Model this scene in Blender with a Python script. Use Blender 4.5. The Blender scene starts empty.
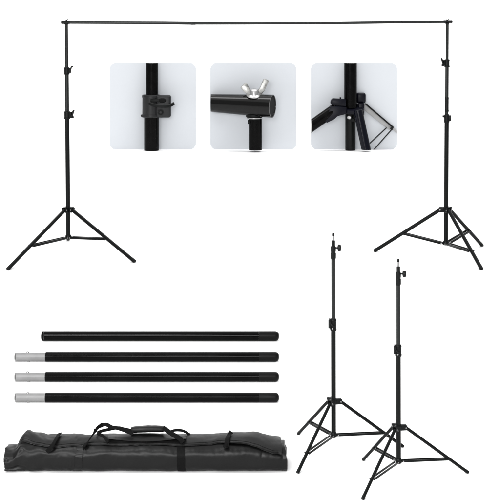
import bpy, bmesh, math, random
from mathutils import Vector, Matrix, noise
random.seed(4)
R = math.radians
scene = bpy.context.scene
COL = scene.collection

# ------------------------------------------------------------------ camera (level, shifted lens)
H, F, HY, CX = 2.0, 1250.0, 20.0, 250.0
def P(px, py, D):                     # point at distance D in front of the camera
    return Vector(((px-CX)/F*D, D, H-(py-HY)/F*D))
def floor_pt(px, py, z=0.0):          # point on the floor (or at height z)
    D = F*(H-z)/(py-HY)
    return Vector(((px-CX)/F*D, D, z))
def px_of(p):
    return CX+F*p.x/p.y, HY+F*(H-p.z)/p.y
cam = bpy.data.cameras.new('camera'); co = bpy.data.objects.new('camera', cam); COL.objects.link(co)
co.location = (0, 0, H); co.rotation_euler = (R(90), 0, 0)
cam.sensor_width = 36; cam.lens = F/500*36; cam.shift_y = -(250-HY)/500; cam.clip_end = 500
scene.camera = co

# ------------------------------------------------------------------ materials
def mat(name, base, rough=.5, spec=.5, metal=0.0, bump=None, vary=None, aniso=None, coat=0.0, sheen=0.0):
    m = bpy.data.materials.new(name); m.use_nodes = True
    nt = m.node_tree; N = nt.nodes; L = nt.links
    b = N['Principled BSDF']
    b.inputs['Base Color'].default_value = (*base, 1)
    b.inputs['Roughness'].default_value = rough
    b.inputs['Specular IOR Level'].default_value = spec
    b.inputs['Metallic'].default_value = metal
    b.inputs['Coat Weight'].default_value = coat
    b.inputs['Sheen Weight'].default_value = sheen
    tc = N.new('ShaderNodeTexCoord')
    if vary:                                # (scale, amount) slight colour and gloss unevenness
        n = N.new('ShaderNodeTexNoise'); n.inputs['Scale'].default_value = vary[0]; n.inputs['Detail'].default_value = 6
        L.new(tc.outputs['Object'], n.inputs['Vector'])
        mr = N.new('ShaderNodeMapRange'); mr.inputs['To Min'].default_value = 1-vary[1]; mr.inputs['To Max'].default_value = 1+vary[1]
        mr.inputs['From Min'].default_value = .3; mr.inputs['From Max'].default_value = .7
        L.new(n.outputs['Fac'], mr.inputs['Value'])
        mx = N.new('ShaderNodeVectorMath'); mx.operation = 'SCALE'; mx.inputs[0].default_value = base
        L.new(mr.outputs[0], mx.inputs['Scale']); L.new(mx.outputs[0], b.inputs['Base Color'])
        m2 = N.new('ShaderNodeMath'); m2.operation = 'MULTIPLY'; m2.inputs[1].default_value = rough
        L.new(mr.outputs[0], m2.inputs[0]); L.new(m2.outputs[0], b.inputs['Roughness'])
    if bump:
        kind, sc, st = bump
        if kind == 'weave':
            w1 = N.new('ShaderNodeTexWave'); w1.inputs['Scale'].default_value = sc; w1.bands_direction = 'X'
            w2 = N.new('ShaderNodeTexWave'); w2.inputs['Scale'].default_value = sc; w2.bands_direction = 'Z'
            for w in (w1, w2): L.new(tc.outputs['Object'], w.inputs['Vector']); w.inputs['Distortion'].default_value = .3
            a = N.new('ShaderNodeMath'); a.operation = 'ADD'; L.new(w1.outputs['Fac'], a.inputs[0]); L.new(w2.outputs['Fac'], a.inputs[1]); src = a.outputs[0]
        else:
            n2 = N.new('ShaderNodeTexNoise'); n2.inputs['Scale'].default_value = sc; n2.inputs['Detail'].default_value = 5
            L.new(tc.outputs['Object'], n2.inputs['Vector']); src = n2.outputs['Fac']
        bp = N.new('ShaderNodeBump'); bp.inputs['Strength'].default_value = st; bp.inputs['Distance'].default_value = .002
        L.new(src, bp.inputs['Height']); L.new(bp.outputs[0], b.inputs['Normal'])
    return m
M = {
 'floor':   mat('white paper sweep', (.93, .93, .93), .9, .1),
 'paint':   mat('black painted steel', (.0028, .0034, .0033), .3, .11, vary=(9, .12)),
 'paint2':  mat('charcoal anodised tube', (.0075, .0088, .0085), .27, .2, vary=(7, .1)),
 'plastic': mat('black nylon plastic', (.003, .0036, .0036), .42, .12, bump=('noise', 500, .15)),
 'gloss':   mat('glossy black tube', (.0015, .0015, .0015), .17, .055, vary=(11, .35)),
 'gloss2':  mat('polished black tube', (.0015, .0015, .0015), .12, .2),
 'cap':     mat('matt dark end', (.0035, .0035, .0035), .4, .08, vary=(20, .08)),
 'grey':    mat('grey plastic connector', (.168, .168, .168), .38, .35, vary=(22, .1)),
 'bore':    mat('dark tube bore', (.004, .004, .004), .6, .08),  # near-black painted in as shade of tube mouth and recess; also the end plug
 'bore_shade':    mat('connector bore shade', (.05, .05, .05), .7, .2),  # darker than the connector, shade inside its mouth put into the colour
 'steel':   mat('bright zinc steel', (.42, .42, .42), .28, .5, metal=1.0, bump=('noise', 90, .2)),
 'bluegloss': mat('gloss enamel blue black', (.0015, .002, .005), .12, .13),
 'blueplastic': mat('blue black moulded plastic', (.002, .0022, .0055), .35, .13, bump=('noise', 60, .15)),
 'moulded': mat('grained grey plastic', (.008, .0085, .0092), .4, .24, bump=('noise', 40, .35), vary=(8, .15)),
 'channel': mat('pale leg channel', (.30, .30, .30), .35, .4, vary=(6, .15)),
 'nylon':   mat('black nylon fabric', (.0016, .0016, .0016), .39, .17, bump=('noise', 30, .3), vary=(10, .12)),
 'nylon2':  mat('lighter nylon fabric', (.0062, .0062, .0062), .46, .18, bump=('noise', 34, .5), vary=(9, .14)),  # flap cloth, lighter base than the bag body
 'webbing': mat('black webbing', (.004, .004, .004), .7, .07, bump=('weave', 500, .5)),
 'nylon_dark': mat('nylon binding tape', (.002, .002, .002), .55, .06, bump=('noise', 60, .8)),
 'zinc':    mat('dull zinc', (.30, .30, .30), .4, .5, metal=1.0),
 'zinc2':   mat('ridged zinc wing', (.30, .30, .29), .35, .5, metal=1.0, bump=('noise', 30, .9), vary=(25, .3)),
 'panel':   mat('pale blue grey board', (.525, .545, .572), .8, .1),
}

# ------------------------------------------------------------------ mesh helpers
def basis(d):
    d = d.normalized()
    u = Vector((0, 0, 1)).cross(d)
    if u.length < 1e-4: u = Vector((1, 0, 0))
    u.normalize(); return d, u, d.cross(u).normalized()
class MB:
    def __init__(s): s.bm = bmesh.new()
    def ring_stack(s, rings, cap0=True, cap1=True, closed=True):
        bm = s.bm; vs = [[bm.verts.new(p) for p in r] for r in rings]
        n = len(rings[0])
        for a, b in zip(vs, vs[1:]):
            for i in range(n if closed else n-1):
                j = (i+1) % n
                try: bm.faces.new((a[i], a[j], b[j], b[i]))
                except ValueError: pass
        if cap0: bm.faces.new(list(reversed(vs[0])))
        if cap1: bm.faces.new(vs[-1])
        return s
    def lathe(s, o, d, prof, seg=28, cap0=True, cap1=True, squash=1.0):    # prof: (distance along d, radius)
        d, u, v = basis(d)
        rings = [[o+d*t+u*math.cos(2*math.pi*i/seg)*r+v*math.sin(2*math.pi*i/seg)*r*squash for i in range(seg)] for t, r in prof]
        return s.ring_stack(rings, cap0, cap1)
    def tube(s, a, b, r, r2=None, seg=24, e=None):
        r2 = r if r2 is None else r2; L = (b-a).length; e = min(r, L/2)*.18 if e is None else e
        return s.lathe(a, b-a, [(0, r-e), (e, r), (L-e, r2), (L, r2-e)], seg)
    def hollow(s, a, b, ro, ri, seg=36, mitre=0.0, side=None):             # open tube; end a may be cut on a slant
        d, u, v = basis(b-a); L = (b-a).length
        prof = [(L, ri*.98), (0, ri), (0, ro), (L, ro), (L, ri*.98)]
        rings = []
        for t, r in prof:
            rr = []
            for i in range(seg):
                q = u*math.cos(2*math.pi*i/seg)*r+v*math.sin(2*math.pi*i/seg)*r
                sh = 0
                if t == 0 and side is not None: sh = q.dot(side)*mitre
                rr.append(a+d*(t+sh)+q)
            rings.append(rr)
        return s.ring_stack(rings, False, False)
    def box(s, c, size, ax=None, bev=0.0, seg=2):
        ax = ax or (Vector((1, 0, 0)), Vector((0, 1, 0)), Vector((0, 0, 1)))
        t = bmesh.new(); bmesh.ops.create_cube(t, size=1)
        for v in t.verts: v.co = Vector((v.co.x*size[0], v.co.y*size[1], v.co.z*size[2]))
        if bev: bmesh.ops.bevel(t, geom=list(t.edges), offset=bev, segments=seg, affect='EDGES', profile=.5)
        mp = {v: s.bm.verts.new(c+ax[0]*v.co.x+ax[1]*v.co.y+ax[2]*v.co.z) for v in t.verts}
        for f in t.faces: s.bm.faces.new([mp[v] for v in f.verts])
        t.free(); return s
    def bar(s, a, b, w, h, side=None, bev=None):                           # flat bar from a to b, w along side
        d = (b-a).normalized(); side = (side-d*side.dot(d)).normalized() if side is not None else basis(d)[1]
        return s.box((a+b)/2, ((b-a).length, w, h), (d, side, d.cross(side).normalized()), min(w, h)*.18 if bev is None else bev)
    def prism(s, pts, n, th, bev=0.0):                                     # outline pts pushed along n by th
        t = bmesh.new(); vs = [t.verts.new(p) for p in pts]; f = t.faces.new(vs)
        r = bmesh.ops.extrude_face_region(t, geom=[f])
        for v in [g for g in r['geom'] if isinstance(g, bmesh.types.BMVert)]: v.co += n*th
        bmesh.ops.recalc_face_normals(t, faces=t.faces)
        if bev: bmesh.ops.bevel(t, geom=list(t.edges), offset=bev, segments=2, affect='EDGES', profile=.5)
        mp = {v: s.bm.verts.new(v.co) for v in t.verts}
        for f in t.faces: s.bm.faces.new([mp[v] for v in f.verts])
        t.free(); return s
    def ribbon(s, pts, wdir, w, th, sub=6):                                # webbing along a smooth path
        P4 = [pts[0]]+list(pts)+[pts[-1]]; path = []
        for i in range(1, len(P4)-2):
            for k in range(sub):
                t = k/sub; p0, p1, p2, p3 = P4[i-1:i+3]
                path.append(.5*((2*p1)+(p2-p0)*t+(2*p0-5*p1+4*p2-p3)*t*t+(3*p1-p0-3*p2+p3)*t**3))
        path.append(pts[-1].copy()); rings = []
        for i, p in enumerate(path):
            d = (path[min(i+1, len(path)-1)]-path[max(i-1, 0)]).normalized()
            wd = wdir(i/(len(path)-1)) if callable(wdir) else wdir
            side = (wd-d*wd.dot(d)).normalized(); n = d.cross(side).normalized()
            e = th*.3
            rings.append([p+side*a+n*b for a, b in ((-w/2, -th/2+e), (-w/2+e, -th/2), (w/2-e, -th/2), (w/2, -th/2+e), (w/2, th/2-e), (w/2-e, th/2), (-w/2+e, th/2), (-w/2, th/2-e))])
        return s.ring_stack(rings)
    def clip(s, co_, no):                                                  # remove what lies beyond a plane and close the cut
        g = list(s.bm.verts)+list(s.bm.edges)+list(s.bm.faces)
        r = bmesh.ops.bisect_plane(s.bm, geom=g, plane_co=co_, plane_no=no, clear_outer=True)
        bmesh.ops.holes_fill(s.bm, edges=[e for e in r['geom_cut'] if isinstance(e, bmesh.types.BMEdge)])
        return s
    def build(s, name, m, parent=None, smooth=35, **tags):
        bmesh.ops.recalc_face_normals(s.bm, faces=s.bm.faces)
        me = bpy.data.meshes.new(name); s.bm.to_mesh(me); s.bm.free()
        me.materials.append(M[m]); me.shade_smooth(); me.set_sharp_from_angle(angle=R(smooth))
        o = bpy.data.objects.new(name, me); COL.objects.link(o)
        if parent is not None:
            w = parent
            off = Vector((0, 0, 0))
            while w is not None: off += w.location; w = w.parent
            # geometry is given in world space: shift it into the parent's space
            me.transform(Matrix.Translation(-off)); o.parent = parent
        else:
            c = sum((Vector(v.co) for v in me.vertices), Vector())/len(me.vertices)
            c.z = min(v.co.z for v in me.vertices)
            me.transform(Matrix.Translation(-c)); o.location = c
        for k, v in tags.items(): o[k] = v
        return o
def thing(name, loc, label, category, group=None):
    o = bpy.data.objects.new(name, None); COL.objects.link(o); o.location = loc; o.empty_display_size = .1
    o['label'] = label; o['category'] = category
    if group: o['group'] = group
    return o
X, Y, Z = Vector((1, 0, 0)), Vector((0, 1, 0)), Vector((0, 0, 1))

# ------------------------------------------------------------------ white floor and sweep
MB().ring_stack([[Vector((x, y, 0)) for x in (-18, 18)] for y in (-6, 6, 24)], False, False, False).build('floor', 'floor', kind='structure')
rings = [[Vector((x, 24, 0)) for x in (-18, 18)]]
for i in range(1, 17):
    a = R(90)*i/16; rings.append([Vector((x, 24+5*math.sin(a), 5-5*math.cos(a))) for x in (-18, 18)])
rings.append([Vector((x, 29, 16)) for x in (-18, 18)])
MB().ring_stack(rings, False, False, False).build('backdrop', 'floor', kind='structure')

# ------------------------------------------------------------------ tripod stands
def along(a, b, py):                  # point of segment a-b that appears at image row py
    lo, hi = 0.0, 1.0
    for _ in range(40):
        m = (lo+hi)/2
        if px_of(a.lerp(b, m))[1] < py: lo = m
        else: hi = m
    return a.lerp(b, (lo+hi)/2)
def by_px(a, b, px):
    return min((a.lerp(b, i/400) for i in range(401)), key=lambda p: abs(px_of(p)[0]-px))
def tripod(root, D, top, bot, sections, hub_y, ear_r, feet, leg_r, brace_px, hub_h, low_h, gap):
    """pole axis runs from pixel top to pixel bot at depth D; sections = [(y0, y1, radius px, material)]"""
    s = D/F
    A, B = P(*top, D), P(*bot, D)
    for y0, y1, r, m in sections:
        MB().tube(along(A, B, y0), along(A, B, y1), r*s, seg=28).build('pole', m, root)
    hc = along(A, B, hub_y); hr = sections[-1][2]*s
    dirs = []
    for f in feet:
        d = Vector((f.x-hc.x, f.y-hc.y, 0)); dirs.append(d.normalized())
    h = hub_h*s
    hub = MB().lathe(hc-Z*h*.5, Z, [(0, hr*1.25), (h*.1, hr*1.55), (h*.8, hr*1.6), (h*.95, hr*1.35), (h*1.05, hr*1.2)], 28)
    for d in dirs:
        sd = d.cross(Z)
        for k in (-1, 1):
            c = hc+d*(ear_r*s*.58)+sd*k*(leg_r*s*1.18)-Z*h*.05
            hub.box(c, (ear_r*s*.9, leg_r*s*.5, h*1.0), (d, -sd, Z), leg_r*s*.16)
        hub.box(hc+d*(ear_r*s*.5)+Z*h*.42, (ear_r*s*.75, leg_r*s*2.8, h*.22), (d, -sd, Z), h*.06)
    hub = hub.build('leg_bracket', 'plastic', root)
    lc = B.copy(); lh = low_h*s
    low = MB().lathe(lc-Z*lh*.45, Z, [(0, hr*1.0), (lh*.15, hr*1.35), (lh*.8, hr*1.35), (lh, hr*1.1)], 28)
    for d in dirs:
        low.box(lc+d*hr*1.5, (hr*1.6, leg_r*s*.9, lh*.6), (d, -d.cross(Z), Z), lh*.1)
    low = low.build('brace_collar', 'plastic', root)
    for d, f, bp in zip(dirs, feet, brace_px):
        sd = d.cross(Z); e = hc+d*ear_r*s*.85-Z*h*.05
        leg = MB().tube(e, f+Z*leg_r*s*.4, leg_r*s, seg=20).build('leg', 'paint', root)
        ld = (f-e).normalized()
        MB().tube(f-ld*leg_r*s*2.6+Z*leg_r*s*.4, f+ld*leg_r*s*.1+Z*leg_r*s*.4, leg_r*s*1.05, seg=20).build('foot_cap', 'plastic', leg)
        MB().tube(e-sd*leg_r*s*1.7, e+sd*leg_r*s*1.7, leg_r*s*.42, seg=14).build('bolt', 'zinc', hub)
        if bp is None: continue
        q = by_px(e, f, bp)
        br = MB(); st = lc+d*hr*1.9
        for k in (-1, 1):
            br.bar(st+sd*k*gap*s, q+sd*k*gap*s-Z*leg_r*s*.2, leg_r*s*.55, leg_r*s*1.25, sd)
        br.build('brace', 'paint', root)
        MB().tube(st-sd*gap*s*1.45, st+sd*gap*s*1.45, leg_r*s*.42, seg=14).build('bolt', 'zinc', low)
        MB().tube(q-sd*gap*s*1.5, q+sd*gap*s*1.5, leg_r*s*.5, seg=14).build('rivet', 'paint', leg)
    return A, B, s
def collar(root, A, B, s, y0, y1, r, side, kind):
    """clamp collar between image rows y0 and y1, lock on the side (+1 right, -1 left)"""
    a, b = along(A, B, y0), along(A, B, y1); L = (b-a).length; c = (a+b)/2
    m = MB().lathe(a, b-a, [(0, r*.8), (L*.05, r*.98), (L*.16, r*1.04), (L*.18, r*.94), (L*.8, r*.94), (L*.83, r*1.06), (L*.96, r*1.03), (L, r*.85)], 28)
    fw = (-Y*.45+X*side).normalized()
    m.box(c+fw*r*1.15+Z*L*.08, (r*.95, r*.9, L*.7), (fw, fw.cross(Z), Z), r*.12)
    o = m.build('collar', 'plastic', root)
    if kind == 'lever':               # cam lever lifted beside the collar, small knob below it
        k = MB(); p0 = c+fw*r*1.5+Z*L*.05
        k.ribbon([p0-Z*L*.3, p0+X*side*r*.35, p0+X*side*r*.6+Z*L*.35, p0+X*side*r*.85+Z*L*.62], Y, r*.8, r*.6)
        k.build('lever', 'plastic', o)
        MB().tube(c+fw*r*1.3-Z*L*.24, c+fw*r*2.35-Z*L*.24, r*.36, seg=16).build('knob', 'plastic', o)
    elif kind == 'short':
        k = MB(); p0 = c+fw*r*1.4+Z*L*.12
        k.ribbon([p0-Z*L*.1, p0+X*side*r*.3+Z*L*.2, p0+X*side*r*.5+Z*L*.42, p0+X*side*r*1.15+Z*L*.5], Y, r*.7, r*.5)
        k.build('lever', 'plastic', o)
    elif kind == 'flip':              # lever folded down over the front, tip rising at the far side
        k = MB(); f = -Y*r*1.35
        k.ribbon([c+f+X*r*.55-Z*L*.02, c+f*1.12-Z*L*.05, c+f*1.0-X*r*.75+Z*L*.08, c+f*.6-X*r*1.15+Z*L*.36, c+f*.5-X*r*1.2+Z*L*.56], Z+X*.4, r*.42, r*.26)
        k.build('lever', 'plastic', o)
        MB().tube(c+f*.6+X*-r*.35-Z*L*.26, c+f*1.12+X*-r*.35-Z*L*.26, r*.24, seg=16).build('bolt', 'zinc', o)
    return o

# ---- the assembled backdrop frame (two stands bolted to one crossbar)
DL, DR = 10.7, 10.63
frame = thing('backdrop_stand', ((P(68, 250, DL).x+P(446, 250, DR).x)/2, 10.66, 0),
              'tall black backdrop stand, one long crossbar bolted across two tripods', 'backdrop stand')
AL, BL, sl = tripod(frame, DL, (66.35, 22.4), (68.3, 237.2),
    [(23.5, 70, 1.55, 'paint2'), (68, 117, 1.95, 'paint2'), (112, 238.3, 2.2, 'paint')], 209.3, 6.6,
    [floor_pt(7.7, 270), floor_pt(135, 262.6), floor_pt(68.2, 240.2)], 1.75, [31, 106.4, None], 4.8, 4.2, 2.0)
AR, BR, sr = tripod(frame, DR, (447.3, 21.8), (445.9, 243.2),
    [(23, 62, 1.5, 'paint2'), (60, 118, 1.75, 'paint2'), (114, 244.3, 2.2, 'paint')], 209.5, 6.8,
    [floor_pt(374.2, 251.8), floor_pt(482.2, 246.2), floor_pt(481.6, 269.8)], 1.75, [403.5, 468.3, 471], 4.8, 4.2, 2.2)
collar(frame, AL, BL, sl, 67.2, 74.6, 2.75*sl, 1, 'short')
collar(frame, AL, BL, sl, 111.2, 118.9, 3.1*sl, 1, 'lever')
collar(frame, AR, BR, sr, 59.3, 67.2, 2.6*sr, -1, 'lever')
c2 = collar(frame, AR, BR, sr, 114.8, 122.6, 2.8*sr, 1, 'none')
for sd in (-1, 1):
    c = along(AR, BR, 116.3)
    MB().tube(c+X*sd*2.0*sr-Y*.01, c+X*sd*4.3*sr-Y*.01, 1.0*sr, 1.2*sr, seg=16).build('knob', 'plastic', c2)
# tape-like sleeve seen on the right middle section
a = along(AR, BR, 97); b = along(AR, BR, 112)
MB().lathe(a, b-a, [(0, 1.8*sr), (.01, 2.05*sr), (.02, 1.9*sr), ((b-a).length-.02, 1.9*sr), ((b-a).length-.01, 2.1*sr), ((b-a).length, 1.8*sr)], 24).build('sleeve', 'plastic', frame)
ca, cb = P(61.6, 22.5, DL-.0), P(452.0, 21.6, DR)
def sag(t):                            # gentle sag of the jointed bar and its thinner middle tubes
    px = 61.6+390.4*t
    pts = [(61.6, 22.45, 1.42), (110, 22.65, 1.42), (160, 22.95, 1.5), (192, 23.3, 1.55), (194, 23.35, 1.42), (250, 23.45, 1.25), (322, 23.2, 1.12), (324, 23.2, 1.25), (390, 22.35, 1.3), (452, 21.6, 1.42)]
    for (x0, y0, r0), (x1, y1, r1) in zip(pts, pts[1:]):
        if px <= x1+1e-6:
            f = (px-x0)/(x1-x0); return P(px, y0+(y1-y0)*f, DL+(DR-DL)*t), (r0+(r1-r0)*f)*sl
rg_ = []
for i in range(197):
    c, r0 = sag(i/196); rg_.append([c+Y*math.cos(2*math.pi*k/28)*r0+Z*math.sin(2*math.pi*k/28)*r0 for k in range(28)])
cbar = MB().ring_stack(rg_).build('crossbar', 'paint2', frame)
for t in (.337, .67):
    c, r0 = sag(t); MB().lathe(c-X*.02, X, [(0, r0), (.003, r0*1.08), (.037, r0*1.08), (.04, r0)], 28).build('joint_ring', 'paint2', cbar)
for p in (ca, cb):
    d = (cb-ca).normalized()*(1 if p is ca else -1)
    MB().lathe(p-d*.004, d, [(0, 1.1*sl), (.004, 1.5*sl), (.07, 1.53*sl), (.075, 1.44*sl)], 28).build('end_cap', 'plastic', cbar)
for px, D, s in ((66.4, DL, sl), (447.3, DR, sr)):
    c = P(px, 20.6, D); w = MB()
    w.lathe(c-Z*.3*s, Z, [(0, 1.6*s), (.25*s, 1.6*s), (.3*s, .9*s), (1.1*s, .75*s), (1.2*s, .3*s)], 20)
    for k in (-1, 1):
        w.ribbon([c+X*k*.3*s+Z*.3*s, c+X*k*1.0*s+Z*1.1*s, c+X*k*1.5*s+Z*2.1*s], Y, .9*s, .55*s)
    w.build('wing_nut', 'plastic', cbar)
    MB().tube(P(px, 24.6, D), P(px, 23.4, D), 2.0*s, seg=20).build('seat_ring', 'plastic', cbar)

# ---- the two loose light stands in front
def light_stand(dx, dy, D, label, bottom=0):
    p = lambda x, y: (x+dx, y+dy)
    s = D/F
    base = P(333.5+dx, 400, D); base.z = 0
    root = thing('light_stand', base, label, 'light stand', 'folding light stands')
    feet = [floor_pt(*p(298.2, 434.4)), floor_pt(*p(297.6, 473.6)), floor_pt(*p(403.2, 447.2))]
    A, B, s = tripod(root, D, p(333.25, 246), p(333.6, 435), 
        [(252+dy, 322+dy, 2.0, 'paint2'), (320+dy, 436.2+dy, 2.35, 'paint')], 401.4+dy, 8.4, feet, 1.6, [309.6+dx, 307.2+dx, 383+dx], 5.0, 5.2, 1.95)
    # spigot
    T = P(*p(333.3, 233), D); q = lambda y: (y-233)*s
    sp = MB().lathe(T, -Z, [(0, .7*s), (q(233.7), 1.2*s), (q(235.6), 1.25*s), (q(236), .95*s)], 24)
    sp.lathe(T, -Z, [(q(240.3), 1.0*s), (q(240.6), 1.75*s), (q(245.6), 1.75*s), (q(246.5), 1.9*s)], 24)
    sp = sp.build('spigot', 'plastic', root)
    MB().lathe(T, -Z, [(q(235.8), .95*s), (q(240.5), .95*s)], 20).build('spigot_neck', 'zinc', sp)
    hd = MB().lathe(T, -Z, [(q(246), 1.9*s), (q(246.8), 2.55*s), (q(251), 2.6*s), (q(251.4), 2.4*s), (q(253), 2.4*s), (q(253.4), 2.7*s), (q(258), 2.65*s), (q(259.4), 2.1*s)], 28).build('collar', 'plastic', root)
    kc = P(*p(335.4, 247.9), D)
    MB().lathe(kc, X, [(0, .75*s), (2.0*s, .75*s), (2.1*s, 1.6*s), (2.5*s, 3.2*s), (3.0*s, 3.45*s), (4.8*s, 3.45*s), (5.4*s, 2.9*s), (5.6*s, 1.5*s)], 20).build('knob', 'plastic', hd)
    collar(root, A, B, s, 318.6+dy, 330.6+dy, 3.15*s, -1, 'flip')
    return root
light_stand(0, 0, 5.79, 'black light stand on the left of the front pair, its spread legs wholly in view')
light_stand(65, 26, 5.467, 'nearer black light stand at lower right, one front foot cut by the bottom edge')

# ------------------------------------------------------------------ crossbar rods on the floor
def shade_disc(o, r, mitre, depth):          # disc coloured dark as shade inside the bore, parallel to the slanted mouth
    rr = []; side = -Y*.97+Z*.25
    for dx in (depth, depth+.002):
        rr.append([o+X*(dx+(Y*math.cos(a)*r+Z*math.sin(a)*r).dot(side)*mitre)+Y*math.cos(a)*r+Z*math.sin(a)*r for a in [2*math.pi*k/40 for k in range(40)]])
    return MB().ring_stack(rr)
rods = [(336.0, 42.6, 278.9, False, 'plain black rod without a grey tip, lying farthest back of the four'),
        (356.7, 45.5, 278.9, True, 'grey tipped black rod lying directly in front of the plain black rod'),
        (376.7, 45.3, 278.9, True, 'grey tipped black rod between two other grey tipped rods'),
        (397.4, 45.3, 278.9, True, 'grey tipped black rod lying closest to the carry bag')]
for yc, x0, x1, tip, label in rods:
    D = F*H/(yc-HY+4.85); s = D/F; r = 4.8*s
    wx = lambda px: (px-CX)*s
    root = thing('crossbar_rod', (wx((x0+x1)/2), D, 0), label, 'rod', 'crossbar rods laid in a row on the floor')
    o = Vector((wx(x0), D, r)); e = Vector((wx(x1), D, r)); L = (e-o).length; capL = 20*s
    if tip: MB().lathe(o, X, [(0, r*.86), (r*.06, r*.98), (r*.14, r), (L-capL+.004, r)], 48, True, False).build('rod_tube', 'gloss', root)
    else:
        tb = MB().hollow(o, o+X*(L-capL), r, r*.86, 48, .5, (-Y*.97+Z*.25)).build('rod_tube', 'gloss', root)
        shade_disc(o, r*.86, .5, r*.28).build('bore', 'bore', tb)
    MB().lathe(o+X*(L-capL+.0005), X, [(0, r*.99), (.0004, r*1.001), (capL-r*.85, r*1.004)]+[(capL-r*.85+r*.85*math.sin(R(a)), r*1.004*math.cos(R(a))**.6 if a < 88 else r*.1) for a in (15, 30, 45, 60, 72, 82, 88)], 48).build('end_cap', 'cap', root)
    if tip:
        g0 = Vector((wx(15.2), D, r)); rg = r*.885
        g = MB().hollow(g0, o+X*.012, rg, rg*.8, 44, .42, (-Y*.97+Z*.25)).build('connector', 'grey', root)
        shade_disc(g0, rg*.8, .42, rg*.2).build('bore', 'bore_shade', g)
        bx = wx(27.9); dn = Vector((0, -math.sin(R(15)), -math.cos(R(15))))
        for dd, xx in ((-dn, bx-.4*s), (dn, bx+.5*s)):
            c = Vector((xx, D, r))
            MB().lathe(c+dd*rg*.9, dd, [(0, 1.25*s), (rg*.16, 1.25*s), (rg*.30, .95*s), (rg*.37, .4*s)], 18).build('snap_button', 'zinc', g)

# ------------------------------------------------------------------ carry bag
DB = 5.605; sb = DB/F
def sstep(a, b, t):
    t = max(0, min(1, (t-a)/(b-a))); return t*t*(3-2*t)
bagroot = thing('carry_bag', (P(147, 400, DB).x, DB, 0), 'long black fabric carry bag lying flat at the bottom left', 'bag')
def bag_sec(px):                       # half depth, half height, of the roll at image column px
    a = .098-.010*sstep(60, 0, px)-.006*sstep(230, 290, px)
    b = .0655-.019*sstep(24, 15, px)-.0015*sstep(60, 30, px)-.011*sstep(250, 284, px)
    return a, b
def sup(t, n): c = math.cos(t); s = math.sin(t); return math.copysign(abs(c)**(2/n), c), math.copysign(abs(s)**(2/n), s)
def bag_pt(px, th, off=0.0):
    a, b = bag_sec(px); c, s = sup(th, 2.12 if math.sin(th) >= 0 else 4.2)
    n = Vector((px*.035, math.cos(th)*1.1, math.sin(th)*1.1))
    w = .0035*noise.noise(n*1.3)+.0020*noise.noise(Vector((px*.07, th*1.6, 3)))+.0005*noise.noise(Vector((px*.3, th*5, 9)))
    # tight folds towards the crumpled left end and soft diagonal pulls at the webbing
    w += .0085*sstep(62, 22, px)*(noise.noise(Vector((px*.075+th*1.6, th*1.7-px*.03, 5)))) + .003*sstep(40, 8, px)*noise.noise(Vector((px*.25, th*4, 1)))
    w += .0035*math.exp(-((px-80-6*math.sin(th*3))/6)**2)*noise.noise(Vector((px*.45, th*5, 2)))
    w -= .0016*math.exp(-((px-84)/5)**2)+.0012*math.exp(-((px-181)/5)**2)
    r = 1+(w+off)/.08
    cr = 1-abs(noise.noise(Vector((px*.045+th*.9, th*.9-px*.02, 31))))*2.2
    r += -.035*max(0, cr)**6*(.16+.84*(sstep(90, 20, px)+sstep(235, 285, px)))
    z = b+b*s*r
    return Vector(((px-CX)*sb, DB-a*c*r, max(.002+.0012*noise.noise(Vector((px*.2, 0, 7))), z)))
NX, NT = 300, 72
def bag_x(i, th):                     # ragged ends
    t = i/NX; l = 8.0+1.2*noise.noise(Vector((th*1.2, 0, 1)))+.5*noise.noise(Vector((th*5, 0, 1)))-1.0*math.sin(th)
    r_ = 286.6-2.6*max(0, math.sin(th))+.7*noise.noise(Vector((th*2, 0, 4)))-.0
    return l+(r_-l)*t
body = MB(); rings = []
for i in range(-3, NX+4):
    row = []
    for j in range(NT):
        th = 2*math.pi*j/NT
        ii = max(0, min(NX, i)); p = bag_pt(bag_x(ii, th), th)
        k = -i if i < 0 else (i-NX if i > NX else 0)
        if k:
            a, b = bag_sec(bag_x(ii, 0)); c = Vector((p.x, DB, b*.95)); f = (0, .10, .45, .93)[k]
            p = p.lerp(c, f); p.x += (1 if i < 0 else -1)*(0, -.0022, .004, .010)[k]
        row.append(p)
    rings.append(row)
body.ring_stack(rings)
body.build('bag_body', 'nylon', bagroot, smooth=60)
# top flap folded over the roll: a sheet of cloth from the back to just over the front shoulder
def flap_front(px):
    e = R(47)+R(6)*noise.noise(Vector((px*.035, 0, 2)))+R(2)*noise.noise(Vector((px*.2, 0, 2)))
    e += R(14)*sstep(44, 26, px)-R(18)*sstep(240, 278, px)+R(10)*math.exp(-((px-222)/14)**2)
    e -= R(8)*math.exp(-((px-58)/10)**2)
    return e
def flap_pt(px, u, side):             # u 0 front edge .. 1 back; side 0 inner, 1 outer
    f = flap_front(px); th = f+(R(172)-f)*u
    k_ = sstep(200, 240, px); off = .0012+.002*k_+.004*math.sin(math.pi*min(1, u*1.4))**.6+(.0022+.003*k_)*side
    off += .006*sstep(205, 262, px)+.006*math.exp(-((px-28)/7)**2)*math.sin(math.pi*u)
    off += .0022*noise.noise(Vector((px*.07, u*5, 12)))+.002*noise.noise(Vector((px*.03+u, u*9, 15)))
    q = abs(noise.noise(Vector((px*.055+u*2.4, u*2.2-px*.03, 22))))
    off += .016*sstep(85, 38, px)*(q-.2)*min(1, u*5) + .006*(abs(noise.noise(Vector((px*.03+u*1.5, u*2.5, 40))))-.2)*min(1, u*4)
    p = bag_pt(px, th, off)
    a, b = bag_sec(px)
    lift = .020*sstep(22, 27, px)*sstep(52, 30, px)*math.sin(math.pi*min(1, u*1.2)) if u < .84 else 0
    p.z += lift*.55
    return p
fl = MB(); NU = 26; rings = []
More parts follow.
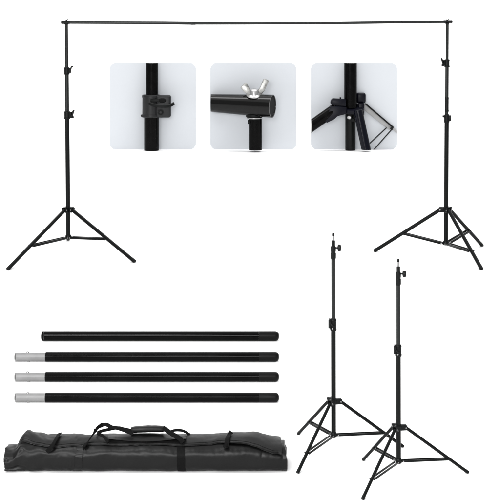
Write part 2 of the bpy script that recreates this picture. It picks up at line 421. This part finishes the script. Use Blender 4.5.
for i in range(0, 221):
    px0 = i/220; outer = []; inner = []
    for j in range(NU+1):
        u = j/NU
        l = 18.0+4.5*u+1.2*noise.noise(Vector((u*4, 0, 6))); r_ = 281.8-1.0*abs(u-.2)*4+.8*noise.noise(Vector((u*5, 0, 8)))
        px = l+(r_-l)*px0
        outer.append(flap_pt(px, u, 1)); inner.append(flap_pt(px, u, 0))
    rings.append(outer+inner[::-1])
fl.ring_stack(rings)
fl.build('flap', 'nylon2', bagroot, smooth=60)
pts = [flap_pt(22+256*i/128, .03, 1)+Vector((0, -.0012, .0006)) for i in range(129)]
MB().ribbon(pts, Z*.8+Y*.6, .004, .0022, 1).build('hem', 'nylon', bpy.data.objects['flap'])
pts = [flap_pt(22+256*i/128, .075, 1)+Vector((0, -.0004, .0004)) for i in range(129)]
MB().ribbon(pts, Z*.8+Y*.6, .0012, .0012, 1).build('seam', 'nylon_dark', bpy.data.objects['flap'])
# webbing around the bag (two vertical straps) and closing tabs
def wrap(px0, slant, w, off, t0, t1, name, m='webbing', th_=.0016, n=60):
    pts = [bag_pt(px0+slant*(k/n), R(t0)+(R(t1)-R(t0))*k/n, off) for k in range(n+1)]
    k_ = MB(); k_.ribbon(pts, X, w, th_, 1); return k_.build(name, m, bagroot)
wrap(182.6, -.8, 8.0*sb, .0014, -50, 58, 'strap', 'nylon_dark')
wrap(80, 3.2, 7.0*sb, .0014, -50, 58, 'strap', 'nylon')
def PB(px, py, dD=0.0): return P(px, py, DB+dD)
def rib(pts, wd, w, th, name, m='webbing', parent=bagroot):
    k = MB(); k.ribbon([PB(*p) for p in pts], wd, w*sb, th*sb); return k.build(name, m, parent)
tabR = rib([(224.6, 444.5, -.088), (226.3, 446.6, -.095), (227.0, 442, -.075), (227.6, 438, -.05), (229.5, 434.2, -.01), (231.5, 431.6, .0)], X+Z*.25, 4.8, .9, 'closing_tab')
tabL = rib([(46.8, 452, -.102), (50.0, 448.5, -.10), (53.5, 443.5, -.085), (56.5, 438.2, -.05), (58.3, 435.0, -.01), (60.3, 432.9, .01)], X+Z*.3, 4.0, .9, 'closing_tab')
# handles: two webbing loops, one with a padded wrap
h1 = rib([(83.5, 446.8, -.088), (88, 441.5, -.07), (93.5, 433.5, -.05), (97.0, 428.2, -.03), (102, 425.0, .0), (106.5, 424.6, .0), (111.5, 427.2, -.01), (118, 428.2, -.02), (126, 430.8, -.03), (133, 433.6, -.04)], X*.45+Z*.5+Y*.7, 4.2, 1.0, 'handle')
h2 = rib([(108, 442.5, -.07), (104.8, 437.5, -.05), (99.6, 434.2, -.03), (97, 433.5, .0), (101, 431.2, .02), (108, 429.6, .02), (118, 427.8, .0), (124, 429.0, -.01), (132, 430.6, -.01)], Z*.9+Y*.5, 3.0, 1.0, 'handle')
h3 = rib([(163, 427.8, -.01), (168, 431.2, -.03), (173.5, 434.8, -.05), (180, 438.8, -.07), (183, 442.5, -.08)], X*.3+Z*.8+Y*.4, 4.6, 1.0, 'handle')
h4 = rib([(168, 433.2, .02), (173.5, 430.6, .02), (179, 430.2, .01), (184, 431.2, .01), (190, 434.8, .01)], Z*.75+Y*.6, 2.6, 1.0, 'handle')
gp = MB(); rr = []
for i in range(25):                    # padded hand grip
    t = i/24; px = 131+33*t; cy = 429.9-.6*math.sin(math.pi*t)-.9*t; row = []
    for k in range(20):
        a = 2*math.pi*k/20; cc, ss = sup(a, 2.6); g = (.75+.25*math.sin(math.pi*t)**.3)
        row.append(PB(px, cy, .0)+Y*cc*.020*g+Z*ss*3.1*sb*g*(1+.08*noise.noise(Vector((px*.3, a, 1)))))
    rr.append(row)
gp.ring_stack(rr); gp.build('hand_grip', 'nylon', bagroot, smooth=60)
# dark under-flap beneath the grip
k = MB(); rr = []
for i in range(41):
    t = i/40; px = 108+78*t; top = 433.0+2.5*(1-math.sin(math.pi*t)); bt = 441.5-2.8*(1-math.sin(math.pi*min(1, t*1.1)))
    o1 = []; o2 = []
    for j in range(9):
        v = j/8; p = PB(px, top+(bt-top)*v, .0-.062*v**.8-.004+.002*noise.noise(Vector((px*.1, v*3, 4)))); o1.append(p); o2.append(p+Y*.004-Z*.003)
    rr.append(o1+o2[::-1])
k.ring_stack(rr); k.build('under_flap', 'nylon', bagroot, smooth=60)

# ------------------------------------------------------------------ three pale display panels, each with an enlarged fitting in front
DP = F*H/(149.5-HY); sp_ = DP/F
def Q(px, py, d=0.0):                  # panel pixel, d pixels in front of the panel
    return P(px, py, DP-(d+(-4 if d > 4 else 0))*sp_)
def panel(x0, x1, label):
    y0, y1, r = 63.0, 149.7, 6.8; pts = []
    for cx, cy, a0 in ((x1-r, y0+r, 0), (x0+r, y0+r, 90), (x0+r, y1-r, 180), (x1-r, y1-r, 270)):
        for k in range(9):
            a = R(a0+90*k/8); pts.append(Q(cx+r*math.cos(a), cy-r*math.sin(a)))
    o = MB().prism(pts, Y, .05).build('display_panel', 'panel')
    o['label'] = label; o['category'] = 'panel'; o['group'] = 'pale display panels in a row'
panel(109.4, 196.1, 'pale grey rounded panel behind the enlarged pole clamp')
panel(210.1, 296.6, 'pale grey rounded panel behind the silver wing nut and tube joint')
panel(310.8, 397.4, 'pale grey rounded panel behind the enlarged tripod leg bracket')
def U(v): return v*sp_

# pole clamp (left panel)
t = thing('pole_clamp', Q(151.5, 149.7, 14), 'enlarged black telescopic pole section with grey moulded clamp collar and lever', 'pole clamp')
MB().tube(Q(152, 63.2, 14), Q(152, 100, 14), U(6.1), seg=40, e=.002).build('pole', 'gloss', t)
MB().tube(Q(151.6, 113, 14), Q(151.6, 150.0, 14), U(7.4), seg=40, e=.002).build('pole', 'gloss', t)
cc = Q(151.2, 94.6, 14); L = U(22.4)
cm = MB().lathe(cc, -Z, [(0, U(6.6)), (U(.1), U(8.6)), (U(.9), U(9.1)), (U(2.6), U(9.1)), (U(3.0), U(8.7)), (L-U(3), U(8.8)), (L-U(2.6), U(9.5)), (L-U(.6), U(9.6)), (L, U(9.0)), (L, U(6.6))], 48)
cm.box(Q(163.5, 106.2, 17.5), (U(15), U(9), U(22.2)), None, U(2.2), 3)
cl = cm.build('collar', 'moulded', t)
MB().box(Q(142.4, 115.6, 17), (U(3.2), U(4), U(2)), None, U(.5)).build('lip', 'moulded', cl)
MB().box(Q(157.5, 100.6, 22.2), (U(14), U(1.6), U(3.2)), None, U(.5)).build('lever_mount', 'plastic', cl)
MB().ribbon([Q(149, 103.2, 23.5), Q(153, 104.8, 24.6), Q(160, 106, 25.4), Q(167, 106.2, 24.6), Q(171, 105.2, 22.5), Q(174, 103.4, 20.5)], Z, U(3.0), U(1.8)).build('lever', 'plastic', cl)
MB().lathe(Q(162.2, 100.4, 22), -Y, [(0, U(3.8)), (U(.7), U(3.8)), (U(1.2), U(3.2)), (U(1.3), U(1.4))], 32, squash=.62).build('recess_disc', 'bore', cl)  # raised disc, its dark colour stands in for a shaded recess
MB().lathe(Q(160.6, 112.2, 22), -Y, [(0, U(3.0)), (U(.6), U(2.9)), (U(.65), U(2.0)), (U(.2), U(1.8))], 32).build('screw', 'plastic', cl)
MB().lathe(Q(160.6, 112.2, 22.2), -Y, [(0, U(1.5)), (U(.5), U(1.5)), (U(.8), U(.9))], 6).build('screw_head', 'moulded', cl)

# crossbar joint with wing nut (middle panel)
t = thing('crossbar_joint', Q(255.5, 149.7, 16), 'enlarged black tube end bolted onto a pole under a silver wing nut', 'tube joint')
a = Q(208.5, 102.9, 12); b = Q(272.6, 106.2, 34)
d = (b-a).normalized(); ax, u, v = basis(d); Lb = (b-a).length
tb = MB()
tb.lathe(a, d, [(0, U(8.8)), (Lb*.83, U(10.9)), (Lb*.832, U(11.05)), (Lb, U(11.3)), (Lb, U(10.3)), (Lb*.995-U(1), U(9.9))], 64)
tb.clip(Q(210.9, 100, 12), -X)
tb = tb.build('crossbar_tube', 'gloss2', t)
MB().tube(b-d*U(.9), b-d*U(.5), U(10.1), seg=48).build('end_plug', 'bore', tb)
pc = 26
MB().tube(Q(255.4, 118, pc), Q(255.4, 149.9, pc), U(6.6), seg=40, e=.002).build('pole', 'gloss', t)
MB().lathe(Q(254.2, 114.2, pc), -Z, [(0, U(8.2)), (U(2.6), U(8.2)), (U(3.2), U(7.4))], 36, squash=.9).build('saddle', 'plastic', t)
MB().lathe(Q(254.6, 117.4, pc), -Z, [(0, U(7.0)), (U(.3), U(7.7)), (U(1.1), U(7.7)), (U(1.3), U(6.8))], 40).build('washer', 'steel', t)
MB().tube(Q(249.6, 122, pc+3), Q(247.8, 122, pc+3), U(2.0), seg=20).build('screw', 'plastic', t)
wd = pc+1
wn = MB()
wn.lathe(Q(254.2, 95.9, wd+3.6), (Z-Y*.30), [(0, U(7.0)), (U(.3), U(7.7)), (U(1.0), U(7.6)), (U(1.3), U(6.2)), (U(2.0), U(5.0)), (U(4.4), U(3.9)), (U(6.4), U(3.5)), (U(7.0), U(2.2)), (U(7.1), U(1.9))], 40)
wn = wn.build('wing_nut', 'steel', t)
MB().prism([Q(250.6, 90.4, wd+1.3), Q(252.6, 95.3, wd+1.3), Q(247.6, 94.6, wd+1.3), Q(244.3, 92.2, wd+1.3), Q(240.4, 87.4, wd+1.3), Q(241.5, 86.2, wd+1.3), Q(245.4, 82.9, wd+1.3), Q(246.8, 83.3, wd+1.3)], Y, U(3), U(.5)).build('wing', 'zinc2', wn)
MB().prism([Q(256.6, 91.5, wd+1.3), Q(256.0, 95.3, wd+1.3), Q(261.8, 94.2, wd+1.3), Q(264.6, 90.6, wd+1.3), Q(268.9, 81.4, wd+1.3), Q(268.2, 80.1, wd+1.3), Q(264.6, 78.6, wd+1.3), Q(263.2, 79.4, wd+1.3), Q(260.2, 87.2, wd+1.3)], Y, U(3), U(.5)).build('wing', 'zinc2', wn)
MB().tube(Q(254.4, 91, wd+2), Q(254.4, 89.3, wd+2), U(1.7), seg=20).build('bolt', 'steel', t)

# tripod leg bracket (right panel)
t = thing('tripod_bracket', Q(350.5, 149.7, 14), 'enlarged blue black tripod leg bracket with three splayed legs and thin braces', 'tripod bracket')
MB().tube(Q(350.5, 63.2, 14), Q(350.5, 108, 14), U(6.3), seg=40, e=.002).build('pole', 'gloss', t)
MB().tube(Q(350.4, 110, 12), Q(350.4, 150.0, 12), U(5.1), seg=40, e=.002).build('pole', 'paint', t)
tl = (Z*math.cos(R(16))-Y*math.sin(R(16))).normalized()
hb = MB()
hb.lathe(Q(353, 111.6, 13), tl, [(0, U(8.2)), (U(.8), U(10.4)), (U(3.4), U(11.2)), (U(4.4), U(10.4)), (U(4.8), U(8.0))], 48)
hb.prism([Q(345.5, 98.8, 13), Q(345.5, 106.2, 13), Q(331.5, 105.0, 13), Q(330.1, 103.0, 13), Q(330.6, 99.8, 13), Q(332.4, 98.0, 13)], -Y, U(8), U(.8))
hb.prism([Q(329.8, 105.2, 12), Q(345.8, 106.4, 12), Q(345.4, 113.2, 12), Q(337, 115.4, 12), Q(333.4, 118.6, 12), Q(326.4, 122.0, 12), Q(324.4, 120.8, 12)], -Y, U(11), U(.7))
hb.box(Q(361.0, 97.8, 6), (U(9), U(9), U(10.2)), None, U(2), 3)
hb.box(Q(361.2, 109.2, 12), (U(5.6), U(7), U(12)), None, U(.8))
hb.box(Q(340.4, 97.9, 16), (U(1.6), U(1.6), U(1.4)), None, U(.3))
hb = hb.build('leg_bracket', 'blueplastic', t)
MB().lathe(Q(349.3, 117.2, 19), -Y, [(0, U(2.3)), (U(3), U(2.3)), (U(3.8), U(1.4))], 20, squash=.8).build('bolt', 'steel', hb)
MB().lathe(Q(352.6, 119.6, 17), -Y, [(0, U(2.1)), (U(3), U(2.1)), (U(3.8), U(1.4))], 20).build('bolt', 'plastic', hb)
k = MB().tube(Q(336, 108.6, 17), Q(302, 132.5, 21), U(5.6), seg=36); k.clip(Q(311.1, 120, 20), -X); k.build('leg', 'gloss', t)
k = MB().tube(Q(357.8, 110, 22), Q(367.6, 156, 27), U(4.6), seg=36); k.clip(Q(350, 149.6, 26), -Z); k.build('leg', 'bluegloss', t)
# rear leg: open channel, pale inside
k = MB()
k.prism([Q(364.6, 104.2, 8), Q(392.9, 127.6, 5), Q(389.0, 129.9, 5), Q(363.8, 109.8, 8)], Y, U(1.2), U(.2))
rl = k.build('leg', 'channel', t)
MB().bar(Q(365.4, 103.7, 8.4), Q(393.3, 127.5, 5.4), U(3.2), U(1.5), Y).build('leg_edge', 'plastic', rl)
k = MB().bar(Q(391, 127, 6), Q(401, 135.5, 5), U(1.6), U(2.2), Y); k.clip(Q(396.9, 130, 5), X); k.build('leg_end', 'channel', rl)
MB().tube(Q(391.6, 128.6, 9), Q(391.6, 128.6, 4), U(1.5), seg=20).build('bolt', 'plastic', rl)
for p0, p1 in (((386.6, 127.6), (366, 146.8)), ((391.2, 130.0), (370, 154))):
    k = MB().bar(Q(*p0, 7), Q(*p1, 10), U(1.0), U(1.15), Y); k.clip(Q(350, 149.5, 9), -Z)
    k.build('brace', 'moulded', t)

# ------------------------------------------------------------------ studio light
w = bpy.data.worlds.new('World'); scene.world = w; w.use_nodes = True
w.node_tree.nodes['Background'].inputs[0].default_value = (1, 1, 1, 1)
w.node_tree.nodes['Background'].inputs[1].default_value = .62
def area(name, loc, target, sx, sy, energy):
    l = bpy.data.lights.new(name, 'AREA'); l.shape = 'RECTANGLE'; l.size = sx; l.size_y = sy; l.energy = energy
    o = bpy.data.objects.new(name, l); COL.objects.link(o); o.location = loc
    o.rotation_euler = (Vector(target)-Vector(loc)).to_track_quat('-Z', 'Y').to_euler(); return o
area('overhead_softbox', (0, 14, 9), (0, 14.01, 0), 14, 22, 1050)
area('backdrop_softbox', (0, 19, 10), (0, 27, 1.5), 16, 3, 1500)
area('front_softbox', (-1.6, -3, 4.1), (0, 16, .5), 5.5, 1.3, 900)
area('strip_softbox', (-2.2, 3.6, 4.6), (-1.2, 7, 0), 3.2, .35, 170)
area('side_softbox', (-5, .5, 2.4), (0, 9, 1.2), .6, 3.6, 260)

scene.view_settings.view_transform = 'Standard'; scene.view_settings.look = 'None'
scene.view_settings.exposure = 0; scene.view_settings.gamma = 1
scene.render.engine = 'CYCLES'
scene.cycles.max_bounces = 8
